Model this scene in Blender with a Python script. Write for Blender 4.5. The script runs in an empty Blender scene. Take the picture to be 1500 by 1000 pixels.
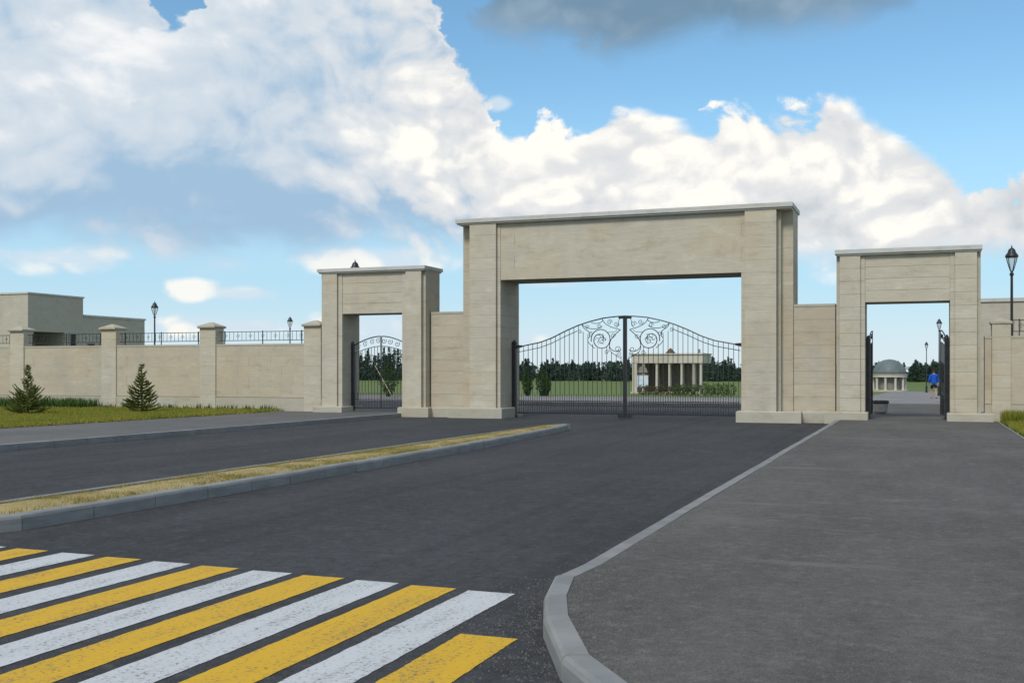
import bpy, math, random
from mathutils import Vector, Matrix
random.seed(7)
R = math.radians
scene = bpy.context.scene
col = scene.collection

# ------------------------------------------------------------------ camera
YAW = math.atan(597 / 1600.0)
cam_data = bpy.data.cameras.new('camera')
cam = bpy.data.objects.new('camera', cam_data)
col.objects.link(cam)
cam.location = (0, 0, 1.65)
cam.rotation_euler = (R(90), 0, YAW)
cam_data.sensor_width = 36
cam_data.lens = 38.4
cam_data.shift_y = 0.03
cam_data.clip_end = 6000
scene.camera = cam

# ------------------------------------------------------------------ view
scene.view_settings.view_transform = 'Standard'
scene.view_settings.look = 'None'
scene.view_settings.gamma = 1
scene.view_settings.exposure = 0.2
scene.view_settings.use_curve_mapping = False
scene.cycles.max_bounces = 5
scene.cycles.diffuse_bounces = 2
scene.cycles.glossy_bounces = 2

SUN_AZ, SUN_EL = 188.0, 44.0          # degrees clockwise from +Y, above the horizon

# ------------------------------------------------------------------ world: sky with cumulus
world = bpy.data.worlds.new('World')
scene.world = world
world.use_nodes = True
world.cycles.sampling_method = 'MANUAL'
world.cycles.sample_map_resolution = 512
wt = world.node_tree
wt.nodes.clear()


class X:
    """a socket that can be used in arithmetic"""
    tree = wt

    def __init__(s, sock):
        s.s = sock

    @staticmethod
    def _m(op, *args, clamp=False):
        n = X.tree.nodes.new('ShaderNodeMath')
        n.operation = op
        n.use_clamp = clamp
        for i, a in enumerate(args):
            if isinstance(a, X):
                X.tree.links.new(a.s, n.inputs[i])
            else:
                n.inputs[i].default_value = a
        return X(n.outputs[0])

    def __add__(s, o): return X._m('ADD', s, o)
    def __radd__(s, o): return X._m('ADD', o, s)
    def __sub__(s, o): return X._m('SUBTRACT', s, o)
    def __rsub__(s, o): return X._m('SUBTRACT', o, s)
    def __mul__(s, o): return X._m('MULTIPLY', s, o)
    def __rmul__(s, o): return X._m('MULTIPLY', o, s)
    def __truediv__(s, o): return X._m('DIVIDE', s, o)
    def min(s, o): return X._m('MINIMUM', s, o)
    def max(s, o): return X._m('MAXIMUM', s, o)


def sstep(x, a, b):
    n = X.tree.nodes.new('ShaderNodeMapRange')
    n.interpolation_type = 'SMOOTHSTEP'
    for i, v in enumerate((x, a, b, 0.0, 1.0)):
        if isinstance(v, X):
            X.tree.links.new(v.s, n.inputs[i])
        else:
            n.inputs[i].default_value = v
    return X(n.outputs[0])


def combine(x, y, z):
    n = X.tree.nodes.new('ShaderNodeCombineXYZ')
    for i, v in enumerate((x, y, z)):
        if isinstance(v, X):
            X.tree.links.new(v.s, n.inputs[i])
        else:
            n.inputs[i].default_value = v
    return X(n.outputs[0])


def noise(vec, scale, detail=6, rough=.55, dist=0.0):
    n = X.tree.nodes.new('ShaderNodeTexNoise')
    if X.tree is wt:
        n.noise_dimensions = '2D'
    X.tree.links.new(vec.s, n.inputs['Vector'])
    n.inputs['Scale'].default_value = scale
    n.inputs['Detail'].default_value = detail
    n.inputs['Roughness'].default_value = rough
    n.inputs['Distortion'].default_value = dist
    return X(n.outputs[0])


def voro(vec, scale, detail=2.5, rough=.5):
    n = X.tree.nodes.new('ShaderNodeTexVoronoi')
    n.feature = 'F1'
    n.voronoi_dimensions = '2D'
    X.tree.links.new(vec.s, n.inputs['Vector'])
    n.inputs['Scale'].default_value = scale
    n.inputs['Detail'].default_value = detail
    n.inputs['Roughness'].default_value = rough
    return X(n.outputs['Distance'])


def fcurve(x, pts):
    n = X.tree.nodes.new('ShaderNodeFloatCurve')
    c = n.mapping.curves[0]
    pts = sorted(pts)
    c.points[0].location = pts[0]
    c.points[1].location = pts[-1]
    for p in pts[1:-1]:
        c.points.new(*p)
    for p in c.points:
        p.handle_type = 'AUTO'
    n.mapping.update()
    X.tree.links.new(x.s, n.inputs['Value'])
    return X(n.outputs[0])


def cmix(fac, a, b):
    n = X.tree.nodes.new('ShaderNodeMix')
    n.data_type = 'RGBA'
    ins = [n.inputs[0], n.inputs[6], n.inputs[7]]
    for sck, v in zip(ins, (fac, a, b)):
        if isinstance(v, X):
            X.tree.links.new(v.s, sck)
        elif isinstance(v, (int, float)):
            sck.default_value = v
        else:
            sck.default_value = (*v, 1)
    return X(n.outputs[2])


def sky_azel(px, py):
    """bearing and elevation (degrees) of the cloud features, as read off the photograph"""
    a = math.atan((px - 750) / 1600)
    return math.degrees(a - YAW), math.degrees(math.atan((545 - py) / 1600 * math.cos(a)))


tc = wt.nodes.new('ShaderNodeTexCoord')
vdir = X(tc.outputs['Generated'])
sep = wt.nodes.new('ShaderNodeSeparateXYZ')
wt.links.new(vdir.s, sep.inputs[0])
dx, dy, dz = (X(sep.outputs[i]) for i in range(3))
DEG = 180 / math.pi
az = X._m('ARCTAN2', dx, dy) * DEG
el = X._m('ARCSINE', dz) * DEG

AZ0, AZW = -49.0, 58.0
u = X._m('PINGPONG', (az - AZ0) / AZW, 1.0)


def edge(pts, lo=0.0, hi=30.0):
    out = []
    for px, py in pts:
        a, e = sky_azel(px, py)
        out.append(((a - AZ0) / AZW, min(max((e - lo) / (hi - lo), 0), 1)))
    return fcurve(u, out) * (hi - lo) + lo


# wobbling space for the billows; clouds stretch a little sideways
def field(ox, oy, det):
    p2 = combine(az * .030 + ox, el * .042 + oy, 0.0)
    wn = (noise(p2, 2.6, 2, .5) - .5)
    wn2 = (noise(p2, 11.0, 2, .5) - .5)
    pw = combine(az * .030 + ox + wn * .14 + wn2 * .035, el * .042 + oy + wn * .11 - wn2 * .035, 0.0)
    big_ = noise(pw, 4.2, det, .55) - .5
    pf = .40 - voro(pw, 8.5, 2.0, .55)
    return big_, pf, pw


big, puff, pw = field(0, 0, 6)
crisp = noise(pw, 22.0, 5, .68) - .5
lump = big * 1.05 + puff * .50 + crisp * .30
big_l, puff_l, _ = field(.010, .030, 3)
relief = big * 1.05 + puff * .50 - (big_l * 1.05 + puff_l * .50)

u = X._m('PINGPONG', (az + lump * 4.0 + crisp * 1.6 - AZ0) / AZW, 1.0)
top_main = edge([(-200, -260), (0, -220), (90, -150), (160, -60), (212, 24), (240, 22), (285, -50), (400, -160), (540, -150), (600, -20),
                 (650, 95), (690, 140), (715, 195), (745, 208), (790, 185), (880, 152), (950, 172), (1010, 182), (1050, 162),
                 (1120, 155), (1190, 140), (1240, 168), (1290, 196), (1340, 232), (1375, 262), (1410, 244), (1460, 220),
                 (1500, 212), (1620, 180)])
bot_main = edge([(-200, 385), (0, 372), (150, 372), (250, 385), (400, 385), (520, 370), (640, 378), (760, 395), (900, 405),
                 (1100, 405), (1240, 410), (1400, 400), (1500, 405), (1620, 400)], 0, 30)
d_top = (top_main - el) + (lump + .24) * 3.7
d_bot = (el - bot_main) + lump * 2.2
a_main = sstep(d_top, -.05, .75) * sstep(d_bot, -.7, 1.5)


def small(px, py, w, h):
    a, e = sky_azel(px, py)
    sx = (az - a) / (w / 1600 * DEG)
    sy = (el - e) / (h / 1600 * DEG)
    return 1.0 - X._m('SQRT', sx * sx + sy * sy)


def glow(px, py, w, h, k):
    return sstep(small(px, py, w, h), -.15, .75) * k


# which masses face the sun and which lie in the shade of others
calm = sstep(az, -22.0, -33.0)
bright = big * 2.1 + (relief * 1.3 + puff * .7) * (1.0 - calm * .55) + crisp * (.85 - calm * .35) + .64 - calm * .12
for q in ((670, 245, 200, 115, .34), (1040, 245, 480, 175, .42), (150, 90, 260, 90, .20), (130, 300, 560, 120, -.42),
          (400, 140, 220, 70, -.36), (520, 345, 420, 55, -.55), (310, 305, 55, 26, .34), (850, 300, 130, 70, -.22)):
    bright = bright + glow(*q)
edge_lit = sstep(d_top, 2.6, .4)
bright = bright + edge_lit * .22
grey_c = cmix(sstep(az, -27.0, -15.0), (.315, .465, .625), (.50, .545, .590))
white_c = cmix(sstep(az, -36.0, -24.0), (.80, .81, .82), (.90, .875, .82))
mid_c = cmix(sstep(az, -36.0, -20.0), (.56, .63, .70), (.68, .69, .70))
main_c = cmix(sstep(bright, .45, 1.20), cmix(sstep(bright, -.45, .55), grey_c, mid_c), white_c)

# dark ragged cloud hanging over the gates
bot_dark = edge([(-200, -400), (400, -300), (560, -130), (630, -40), (668, 20), (700, 52), (760, 62), (820, 72), (880, 96), (930, 90),
                 (980, 72), (1060, 70), (1130, 60), (1220, 44), (1300, 30), (1335, -10), (1420, -120), (1500, -300), (1620, -400)], 0, 40)
d_dark = (el - bot_dark) + lump * 1.5
a_dark = sstep(d_dark, -.55, 1.5) * sstep(el, 34.0, 25.0)
dark_c = cmix(sstep(lump + relief * .3, -.40, .45), (.155, .250, .345), (.27, .365, .455))

# broken cloud over the rest of the sky, overhead and behind
over = combine(dx / (dz + .25), dy / (dz + .25), 0.0)
ov = noise(over, 1.15, 4, .58)
a_over = sstep(ov, .44, .60) * sstep(el, 22.0, 34.0)
over_c = cmix(sstep(ov, .50, .72), (.82, .82, .80), (.42, .47, .53))


sm = small(70, 376, 115, 24)
for q in ((282, 424, 44, 16), (358, 430, 62, 12), (560, 380, 160, 24), (730, 152, 26, 14), (810, 418, 60, 10), (560, 480, 120, 26), (330, 478, 130, 16), (640, 500, 200, 16)):
    sm = sm.max(small(*q))
a_small = sstep(sm + (lump + .22) * 1.1, .0, .70)
small_c = cmix(sstep(lump + relief * .8, -.3, .25), (.58, .68, .76), (.90, .87, .80))

sky = wt.nodes.new('ShaderNodeTexSky')
sky.sky_type = 'NISHITA'
sky.sun_disc = False
sky.sun_elevation = R(SUN_EL)
sky.sun_rotation = R(SUN_AZ)
sky.altitude = 100
sky.air_density = 1.0
sky.dust_density = .4
sky.ozone_density = 2.0
STR = .12
hs = wt.nodes.new('ShaderNodeVectorMath')
hs.operation = 'SCALE'
wt.links.new(sky.outputs[0], hs.inputs[0])
hs.inputs['Scale'].default_value = STR
c = X(hs.outputs[0])
tint = wt.nodes.new('ShaderNodeVectorMath')
tint.operation = 'MULTIPLY'
wt.links.new(c.s, tint.inputs[0])
tint.inputs[1].default_value = (.86, 1.10, 1.10)
c = X(tint.outputs[0])
# pale moist air low down
c = cmix(sstep(el, 15.0, 4.0) * .80, c, (.40, .60, .76))
c = cmix(sstep(el, 5.0, -.5) * .80, c, (.66, .72, .76))
c = cmix(a_over, c, over_c)
c = cmix(a_small * .85, c, small_c)
c = cmix(a_main, c, main_c)
c = cmix(a_dark * .93, c, dark_c)
bg = wt.nodes.new('ShaderNodeBackground')
sc = wt.nodes.new('ShaderNodeVectorMath')
sc.operation = 'SCALE'
wt.links.new(c.s, sc.inputs[0])
sc.inputs['Scale'].default_value = 1 / STR
wt.links.new(sc.outputs[0], bg.inputs['Color'])
bg.inputs['Strength'].default_value = STR
wo = wt.nodes.new('ShaderNodeOutputWorld')
wt.links.new(bg.outputs[0], wo.inputs[0])

# ------------------------------------------------------------------ sun, softened by thin cloud
sl = bpy.data.lights.new('sun', 'SUN')
sl.energy = 1.9
sl.angle = R(14)
sl.color = (1.0, .93, .82)
sun = bpy.data.objects.new('sun', sl)
col.objects.link(sun)
sv = Vector((math.sin(R(SUN_AZ)) * math.cos(R(SUN_EL)), math.cos(R(SUN_AZ)) * math.cos(R(SUN_EL)), math.sin(R(SUN_EL))))
sun.rotation_euler = (-sv).to_track_quat('-Z', 'Y').to_euler()
sun.location = (20, -10, 40)

# ------------------------------------------------------------------ materials
M = {}


def mat(name, rough=.85, spec=.3):
    m = bpy.data.materials.new(name)
    m.use_nodes = True
    X.tree = m.node_tree
    b = m.node_tree.nodes['Principled BSDF']
    b.inputs['Roughness'].default_value = rough
    b.inputs['Specular IOR Level'].default_value = spec
    M[name] = m
    return m, b


def wpos(scale=(1, 1, 1)):
    g = X.tree.nodes.new('ShaderNodeNewGeometry')
    mp = X.tree.nodes.new('ShaderNodeMapping')
    X.tree.links.new(g.outputs['Position'], mp.inputs['Vector'])
    mp.inputs['Scale'].default_value = scale
    return X(mp.outputs[0])


def orand():
    return X(X.tree.nodes.new('ShaderNodeObjectInfo').outputs['Random'])


def setc(b, v, name='Base Color'):
    if isinstance(v, X):
        X.tree.links.new(v.s, b.inputs[name])
    else:
        b.inputs[name].default_value = (*v, 1) if name.endswith('Color') else v


def bump(b, h, strength=.3, dist=.01):
    n = X.tree.nodes.new('ShaderNodeBump')
    n.inputs['Strength'].default_value = strength
    n.inputs['Distance'].default_value = dist
    X.tree.links.new(h.s, n.inputs['Height'])
    X.tree.links.new(n.outputs[0], b.inputs['Normal'])


def stone(name, c1, c2, warm, vary=.5):
    m, b = mat(name, .8, .25)
    bands = noise(wpos((.8, .8, 7.0)), 2.4, 6, .65)
    fineb = noise(wpos((1.2, 1.2, 26.0)), 2.0, 3, .6)
    blot = noise(wpos((1, 1, 1.4)), .45, 4, .55)
    grit = noise(wpos(), 24, 4, .65)
    c = cmix(sstep(bands * .65 + fineb * .35, .34, .66), c1, c2)
    c = cmix(sstep(blot, .46, .68) * .60, c, warm)
    mott = noise(wpos((.9, .9, 2.0)), 1.5, 7, .70)
    c = cmix(sstep(mott, .52, .70) * .60, c, tuple(v * .74 for v in warm))
    c = cmix(sstep(mott, .47, .30) * .55, c, tuple(min(v * 1.16, .62) for v in c2))
    c = cmix(orand() * .22 * vary * 2, c, (c1[0] * .80, c1[1] * .80, c1[2] * .80))
    c = cmix(sstep(grit, .60, .78) * .25, c, (c1[0] * .70, c1[1] * .68, c1[2] * .64))
    # grey wash of rain and dust with its own shape
    wash = noise(wpos((1.6, 1.6, .45)), .9, 5, .6)
    c = cmix(sstep(wash, .50, .72) * .30, c, (.36, .345, .32))
    setc(b, c)
    bump(b, grit, .25, .004)
    return m


stone('travertine', (.49, .445, .355), (.57, .525, .43), (.53, .455, .32))
stone('warm_travertine', (.465, .415, .32), (.535, .48, .38), (.50, .405, .275))
stone('core_stone', (.41, .37, .30), (.46, .42, .345), (.43, .36, .26), 0)
stone('plinth_stone', (.43, .405, .325), (.49, .46, .375), (.44, .385, .28))
stone('coping_stone', (.50, .50, .475), (.60, .60, .57), (.52, .50, .44), .2)
stone('kerb_concrete', (.20, .21, .212), (.28, .29, .292), (.24, .235, .21))
stone('pale_plaster', (.52, .48, .41), (.58, .54, .47), (.50, .45, .37), .2)
stone('building_stone', (.46, .425, .355), (.53, .49, .415), (.46, .41, .32), .4)


def asphalt(name, base, light, dust, dustamt, speck, track=.0):
    m, b = mat(name, .88, .28)
    big_ = noise(wpos((1, .35, 1)), .55, 5, .6)
    mid = noise(wpos(), 2.3, 5, .6)
    fin = noise(wpos(), 75, 3, .7)
    fin2 = noise(wpos(), 22, 4, .75)
    c = cmix(sstep(big_, .32, .70), base, light)
    c = cmix(sstep(mid, .55, .80) * dustamt, c, dust)
    fin3 = noise(wpos(), 9, 4, .75)
    c = cmix(sstep(fin, .52, .68) * speck, c, tuple(v * 2.4 for v in light))
    c = cmix(sstep(fin2, .52, .70) * speck * .8, c, tuple(v * .40 for v in base))
    c = cmix(sstep(fin3, .52, .70) * speck * .75, c, tuple(v * 1.8 for v in light))
    fin4 = noise(wpos((1.3, .8, 1)), 3.6, 6, .75)
    c = cmix(sstep(fin4, .52, .70) * speck * .55, c, tuple(v * 1.65 for v in light))
    c = cmix(sstep(fin4, .48, .30) * speck * .60, c, tuple(v * .60 for v in base))
    c = cmix(sstep(fin3, .48, .30) * speck * .7, c, tuple(v * .55 for v in base))
    streak = noise(wpos((.35, 1.6, 1)), 1.1, 5, .62)
    c = cmix(sstep(streak, .60, .74) * dustamt * .9, c, dust)
    tracks = noise(wpos((2.4, .05, 1)), .9, 4, .6)
    c = cmix(sstep(tracks, .50, .66) * track, c, tuple(v * .62 for v in base))
    patch = noise(wpos((.5, .8, 1)), .75, 5, .7)
    c = cmix(sstep(patch, .55, .68) * dustamt * .55, c, dust)
    setc(b, c)
    bump(b, fin * .6 + fin2 * .4, .8, .010)
    return m


asphalt('road_asphalt', (.033, .035, .038), (.055, .057, .061), (.10, .097, .090), .42, .85, .30)
asphalt('path_asphalt', (.080, .077, .071), (.118, .114, .106), (.19, .178, .158), .60, .50)
asphalt('grey_paving', (.11, .108, .107), (.145, .142, .139), (.22, .215, .20), .35, .25)
asphalt('pale_paving', (.20, .195, .19), (.26, .25, .245), (.30, .28, .26), .3, .12)


def paint(name, colr, dirt, wear):
    m, b = mat(name, .75, .3)
    w = noise(wpos(), 34, 4, .75)
    w2 = noise(wpos((3, .7, 1)), 1.7, 5, .65)
    w3 = noise(wpos(), 5, 4, .6)
    c = cmix(sstep(w2, .40, .75) * .40, colr, dirt)
    c = cmix(sstep(w3, .55, .8) * .3, c, dirt)
    c = cmix(sstep(w + w2 * .35, .70, .86) * wear, c, (.10, .10, .105))
    setc(b, c)
    bump(b, w, .4, .004)


paint('white_paint', (.56, .575, .59), (.42, .43, .44), .8)
paint('yellow_paint', (.66, .395, .022), (.50, .30, .04), .8)


def simple(name, c1, c2, scale=3.0, rough=.8, spec=.3, rnd=0.0, bumpy=0.0):
    m, b = mat(name, rough, spec)
    n = noise(wpos(), scale, 5, .6)
    c = cmix(sstep(n, .3, .7), c1, c2)
    if rnd:
        c = cmix(orand() * rnd, c, tuple(v * .55 for v in c1))
    setc(b, c)
    if bumpy:
        bump(b, n, bumpy, .02)
    return m


def leafy(name, c1, c2, scale=3.0, transl=.25):
    m, b = mat(name, .75, .2)
    n = noise(wpos(), scale, 4, .7)
    n2 = noise(wpos(), scale * 7, 3, .7)
    c = cmix(sstep(n * .6 + n2 * .4, .35, .65), c1, c2)
    setc(b, c)
    if transl:
        t = m.node_tree
        tr = t.nodes.new('ShaderNodeBsdfTranslucent')
        t.links.new(c.s, tr.inputs[0])
        mx = t.nodes.new('ShaderNodeMixShader')
        mx.inputs[0].default_value = transl
        t.links.new(b.outputs[0], mx.inputs[1])
        t.links.new(tr.outputs[0], mx.inputs[2])
        t.links.new(mx.outputs[0], t.nodes['Material Output'].inputs[0])
    return m


leafy('meadow', (.085, .145, .028), (.15, .185, .045), .09, 0)
leafy('lawn_soil', (.15, .16, .035), (.23, .215, .06), .9, 0)
leafy('lawn_blades', (.21, .245, .03), (.36, .33, .07), .7, .4)
leafy('weed_leaves', (.055, .12, .030), (.10, .17, .045), 2)
leafy('sand_bed', (.30, .235, .095), (.42, .33, .15), 2.6, 0)
leafy('dry_blades', (.36, .295, .11), (.26, .235, .07), .8)
leafy('spruce_needles', (.105, .145, .034), (.24, .265, .075), 3, .5)
leafy('thuja_leaves', (.025, .060, .014), (.060, .115, .026), 2)
leafy('wood_leaves', (.036, .070, .052), (.062, .10, .066), .12, .25)
leafy('hedge_leaves', (.05, .10, .02), (.10, .15, .03), 1.2)
leafy('red_leaves', (.11, .07, .035), (.10, .11, .04), 2)
simple('bark', (.09, .07, .05), (.14, .11, .08), 8)
simple('black_iron', (.012, .013, .015), (.022, .023, .026), 6, .45, .5)
simple('lamp_black', (.014, .017, .020), (.022, .026, .030), 6, .4, .5)
simple('dark_opening', (.03, .028, .025), (.05, .047, .042), 2, .6)
simple('window_frame', (.30, .29, .27), (.36, .35, .33), 5, .6)
simple('roof_metal', (.11, .145, .15), (.15, .185, .19), 1.2, .55, .4)
simple('brown_roof', (.09, .05, .035), (.13, .08, .055), 3, .7)
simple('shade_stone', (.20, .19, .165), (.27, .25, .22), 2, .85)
simple('blue_cloth', (.012, .075, .42), (.022, .11, .52), 14, .85, .2)
simple('navy_cloth', (.010, .014, .045), (.018, .022, .06), 14, .9, .2)
simple('skin', (.42, .26, .19), (.46, .29, .21), 10, .6)
simple('hair', (.015, .012, .014), (.03, .022, .02), 30, .6)
simple('shoe', (.05, .05, .055), (.30, .30, .30), 9, .7)
simple('grit_stone', (.06, .06, .058), (.19, .18, .165), 40, .95)
simple('bin_concrete', (.30, .30, .29), (.40, .40, .39), 6, .9)
simple('board_blue', (.45, .58, .72), (.72, .76, .80), 9, .5)
simple('stake_wood', (.36, .30, .20), (.44, .37, .26), 8, .9)
m, b = mat('lamp_glass', .2, .5)
nt = m.node_tree
tl = nt.nodes.new('ShaderNodeBsdfTranslucent')
tl.inputs[0].default_value = (.93, .94, .93, 1)
tp = nt.nodes.new('ShaderNodeBsdfTransparent')
gm = nt.nodes.new('ShaderNodeMixShader')
gm.inputs[0].default_value = .72
nt.links.new(tl.outputs[0], gm.inputs[1])
nt.links.new(tp.outputs[0], gm.inputs[2])
nt.links.new(gm.outputs[0], nt.nodes['Material Output'].inputs[0])


# ------------------------------------------------------------------ mesh building
class MB:
    def __init__(s):
        s.v, s.f = [], []

    def box(s, x0, x1, y0, y1, z0, z1):
        b = len(s.v)
        s.v += [(x0, y0, z0), (x1, y0, z0), (x1, y1, z0), (x0, y1, z0), (x0, y0, z1), (x1, y0, z1), (x1, y1, z1), (x0, y1, z1)]
        s.f += [tuple(b + i for i in q) for q in ((0, 3, 2, 1), (4, 5, 6, 7), (0, 1, 5, 4), (1, 2, 6, 5), (2, 3, 7, 6), (3, 0, 4, 7))]
        return s

    def loft(s, rings, cap=True):
        """rings of equal point counts"""
        b = len(s.v)
        n = len(rings[0])
        for r in rings:
            s.v += [tuple(p) for p in r]
        for k in range(len(rings) - 1):
            for i in range(n):
                j = (i + 1) % n
                s.f.append((b + k * n + i, b + k * n + j, b + (k + 1) * n + j, b + (k + 1) * n + i))
        if cap:
            s.f.append(tuple(b + i for i in range(n - 1, -1, -1)))
            s.f.append(tuple(b + (len(rings) - 1) * n + i for i in range(n)))
        return s

    def lathe(s, prof, cx=0, cy=0, seg=14):
        return s.loft([[(cx + r * math.cos(2 * math.pi * i / seg), cy + r * math.sin(2 * math.pi * i / seg), z) for i in range(seg)] for r, z in prof])

    def tube(s, pts, r, seg=6, closed=False):
        pts = [Vector(p) for p in pts]
        rings = []
        up = Vector((0, 0, 1))
        for i, p in enumerate(pts):
            t = (pts[min(i + 1, len(pts) - 1)] - pts[max(i - 1, 0)]).normalized()
            a = Vector((0, 1, 0)) if abs(t.y) < .9 else up
            n1 = t.cross(a).normalized()
            n2 = t.cross(n1).normalized()
            rr = r[i] if isinstance(r, (list, tuple)) else r
            rings.append([p + (n1 * math.cos(2 * math.pi * k / seg + .4) + n2 * math.sin(2 * math.pi * k / seg + .4)) * rr for k in range(seg)])
        return s.loft(rings)

    def sheet(s, pts):
        b = len(s.v)
        s.v += [tuple(p) for p in pts]
        s.f.append(tuple(range(b, b + len(pts))))
        return s

    def tri(s, a, b_, c_):
        b = len(s.v)
        s.v += [tuple(a), tuple(b_), tuple(c_)]
        s.f.append((b, b + 1, b + 2))

    def mesh(s, name):
        me = bpy.data.meshes.new(name)
        me.from_pydata(s.v, [], s.f)
        me.update()
        return me

    def build(s, name, material, parent=None, loc=(0, 0, 0), smooth=False, bevel=0):
        o = bpy.data.objects.new(name, s.mesh(name))
        col.objects.link(o)
        o.data.materials.append(M[material])
        o.location = loc
        o.parent = parent
        if smooth:
            for p in o.data.polygons:
                p.use_smooth = True
        if bevel:
            bv = o.modifiers.new('bevel', 'BEVEL')
            bv.width = bevel
            bv.segments = 2
            bv.limit_method = 'ANGLE'
        return o


def tag(o, label=None, cat=None, group=None, kind=None):
    if label: o['label'] = label
    if cat: o['category'] = cat
    if group: o['group'] = group
    if kind: o['kind'] = kind
    return o


def empty(name, loc=(0, 0, 0)):
    o = bpy.data.objects.new(name, None)
    o.empty_display_size = .3
    col.objects.link(o)
    o.location = loc
    return o


def copy_tree(o, parent=None):
    c_ = o.copy()
    col.objects.link(c_)
    c_.parent = parent
    for ch in list(o.children):
        copy_tree(ch, c_)
    return c_


# ------------------------------------------------------------------ the ground
def gz(y):
    """the ground falls away gently far behind the gates"""
    return -.012 * (min(max(y, 75), 220) - 75)


KERB = .13

ground = MB()
ys = [-300, -60, 0, 36, 60, 75, 100, 130, 160, 190, 220, 260, 320, 420, 600, 1000, 3000]
xs = [-3000, -900, -400, -200, -100, -50, -20, 0, 20, 50, 100, 200, 400, 900, 3000]
for y_ in ys:
    for x_ in xs:
        ground.v.append((x_, y_, gz(y_) - .03))
nx = len(xs)
for j in range(len(ys) - 1):
    for i in range(nx - 1):
        ground.f.append((j * nx + i, j * nx + i + 1, (j + 1) * nx + i + 1, (j + 1) * nx + i))
tag(ground.build('ground', 'meadow'), kind='structure')

road = MB()
road.sheet([(-120, -24, 0), (120, -24, 0), (120, 5.2, 0), (-120, 5.2, 0)])
road.sheet([(-18.3, 5.2, 0), (1.5, 5.2, 0), (1.5, 10, 0), (-18.3, 10, 0)])
road.sheet([(-18.3, 10, 0), (-2.2, 10, 0), (-2.2, 60, 0), (-18.3, 60, 0)])
tag(road.build('road', 'road_asphalt'), kind='structure')


def arc(cx, cy, r, a0, a1, n):
    return [(cx + r * math.cos(R(a0 + (a1 - a0) * i / n)), cy + r * math.sin(R(a0 + (a1 - a0) * i / n))) for i in range(n + 1)]


# right-hand path: kerb edge line (road side), turning right at the near end
corner = [(-2.52, 8.30), (-2.56, 7.75), (-2.40, 7.05), (-2.20, 6.45), (-1.80, 5.57), (-1.28, 4.85), (-.55, 4.30), (.45, 4.0), (1.6, 3.92)]
KW = .155


def offset(path, d):
    out = []
    for i, p in enumerate(path):
        a = Vector(path[max(i - 1, 0)])
        b_ = Vector(path[min(i + 1, len(path) - 1)])
        t = (b_ - a).normalized()
        n = Vector((-t.y, t.x))
        out.append(tuple(Vector(p) + n * d))
    return out


inner = offset(corner, KW - .01)
pv = MB()
pts = [(-2.38, 36.9, KERB)] + [(x_, y_, KERB) for x_, y_ in inner] + [(40, 4.06, KERB), (40, 7.4, KERB), (4.2, 7.4, KERB), (2.3, 9.6, KERB), (2.3, 36.9, KERB)]
pv.sheet(pts)
tag(pv.build('path', 'path_asphalt'), kind='structure')
pv = MB()
pv.sheet([(-2.4, 36.9, KERB), (2.3, 36.9, KERB), (2.3, 60, .02), (-2.4, 60, .02)])
tag(pv.build('path', 'path_asphalt'), kind='structure')
pv = MB()
for y0, y1 in ((60, 75), (75, 120), (120, 165)):
    pv.sheet([(-3.4, y0, gz(y0) + .02), (3.2, y0, gz(y0) + .02), (3.2, y1, gz(y1) + .02), (-3.4, y1, gz(y1) + .02)])
tag(pv.build('path', 'pale_paving'), kind='structure')
pv = MB()
pv.sheet([(-40, 57, .012), (12, 57, .012), (12, 71, .012), (-40, 71, .012)])
tag(pv.build('plaza', 'pale_paving'), kind='structure')
pv = MB()
pv.sheet([(-40, 38.2, .004), (-18.2, 38.2, .004), (-18.2, 57, .004), (-40, 57, .004)])
tag(pv.build('road', 'road_asphalt'), kind='structure')
# left-hand pavement
pv = MB()
pv.sheet([(-23.3, 9, KERB), (-17.95, 9, KERB), (-17.95, 36.9, KERB), (-23.3, 36.9, KERB)])
pv.sheet([(-60, 6.2, KERB), (-17.95, 6.2, KERB), (-17.95, 9, KERB), (-60, 9, KERB)])
tag(pv.build('pavement', 'grey_paving'), kind='structure')
pv = MB()
pv.sheet([(-23.3, 36.9, KERB), (-17.2, 36.9, KERB), (-17.2, 41, .02), (-23.3, 41, .02)])
tag(pv.build('pavement', 'grey_paving'), kind='structure')
# lawn left of the pavement, verge right of the path
lw = MB()
lw.sheet([(-60, 9, .12), (-23.3, 9, .14), (-23.3, 36.9, .15), (-60, 36.9, .17)])
tag(lw.build('lawn', 'lawn_soil'), kind='structure')
lw = MB()
lw.sheet([(2.38, 9.6, .12), (4.2, 7.5, .12), (40, 7.5, .12), (40, 37.2, .14), (2.38, 37.2, .14)])
tag(lw.build('verge', 'lawn_soil'), kind='structure')

# ------------------------------------------------------------------ kerbs
kerb_cache = {}


def kerb_mesh(L, w, h):
    key = (round(L, 2), w, h)
    if key not in kerb_cache:
        mb = MB()
        prof = [(0, -.06), (w, -.06), (w, h), (.035, h), (.012, h - .012), (0, h - .04)]
        g = .006
        mb.loft([[(g, p[0], p[1]) for p in prof], [(L - g, p[0], p[1]) for p in prof]])
        kerb_cache[key] = mb.mesh('kerb_stone')
        kerb_cache[key].materials.append(M['kerb_concrete'])
    return kerb_cache[key]


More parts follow.
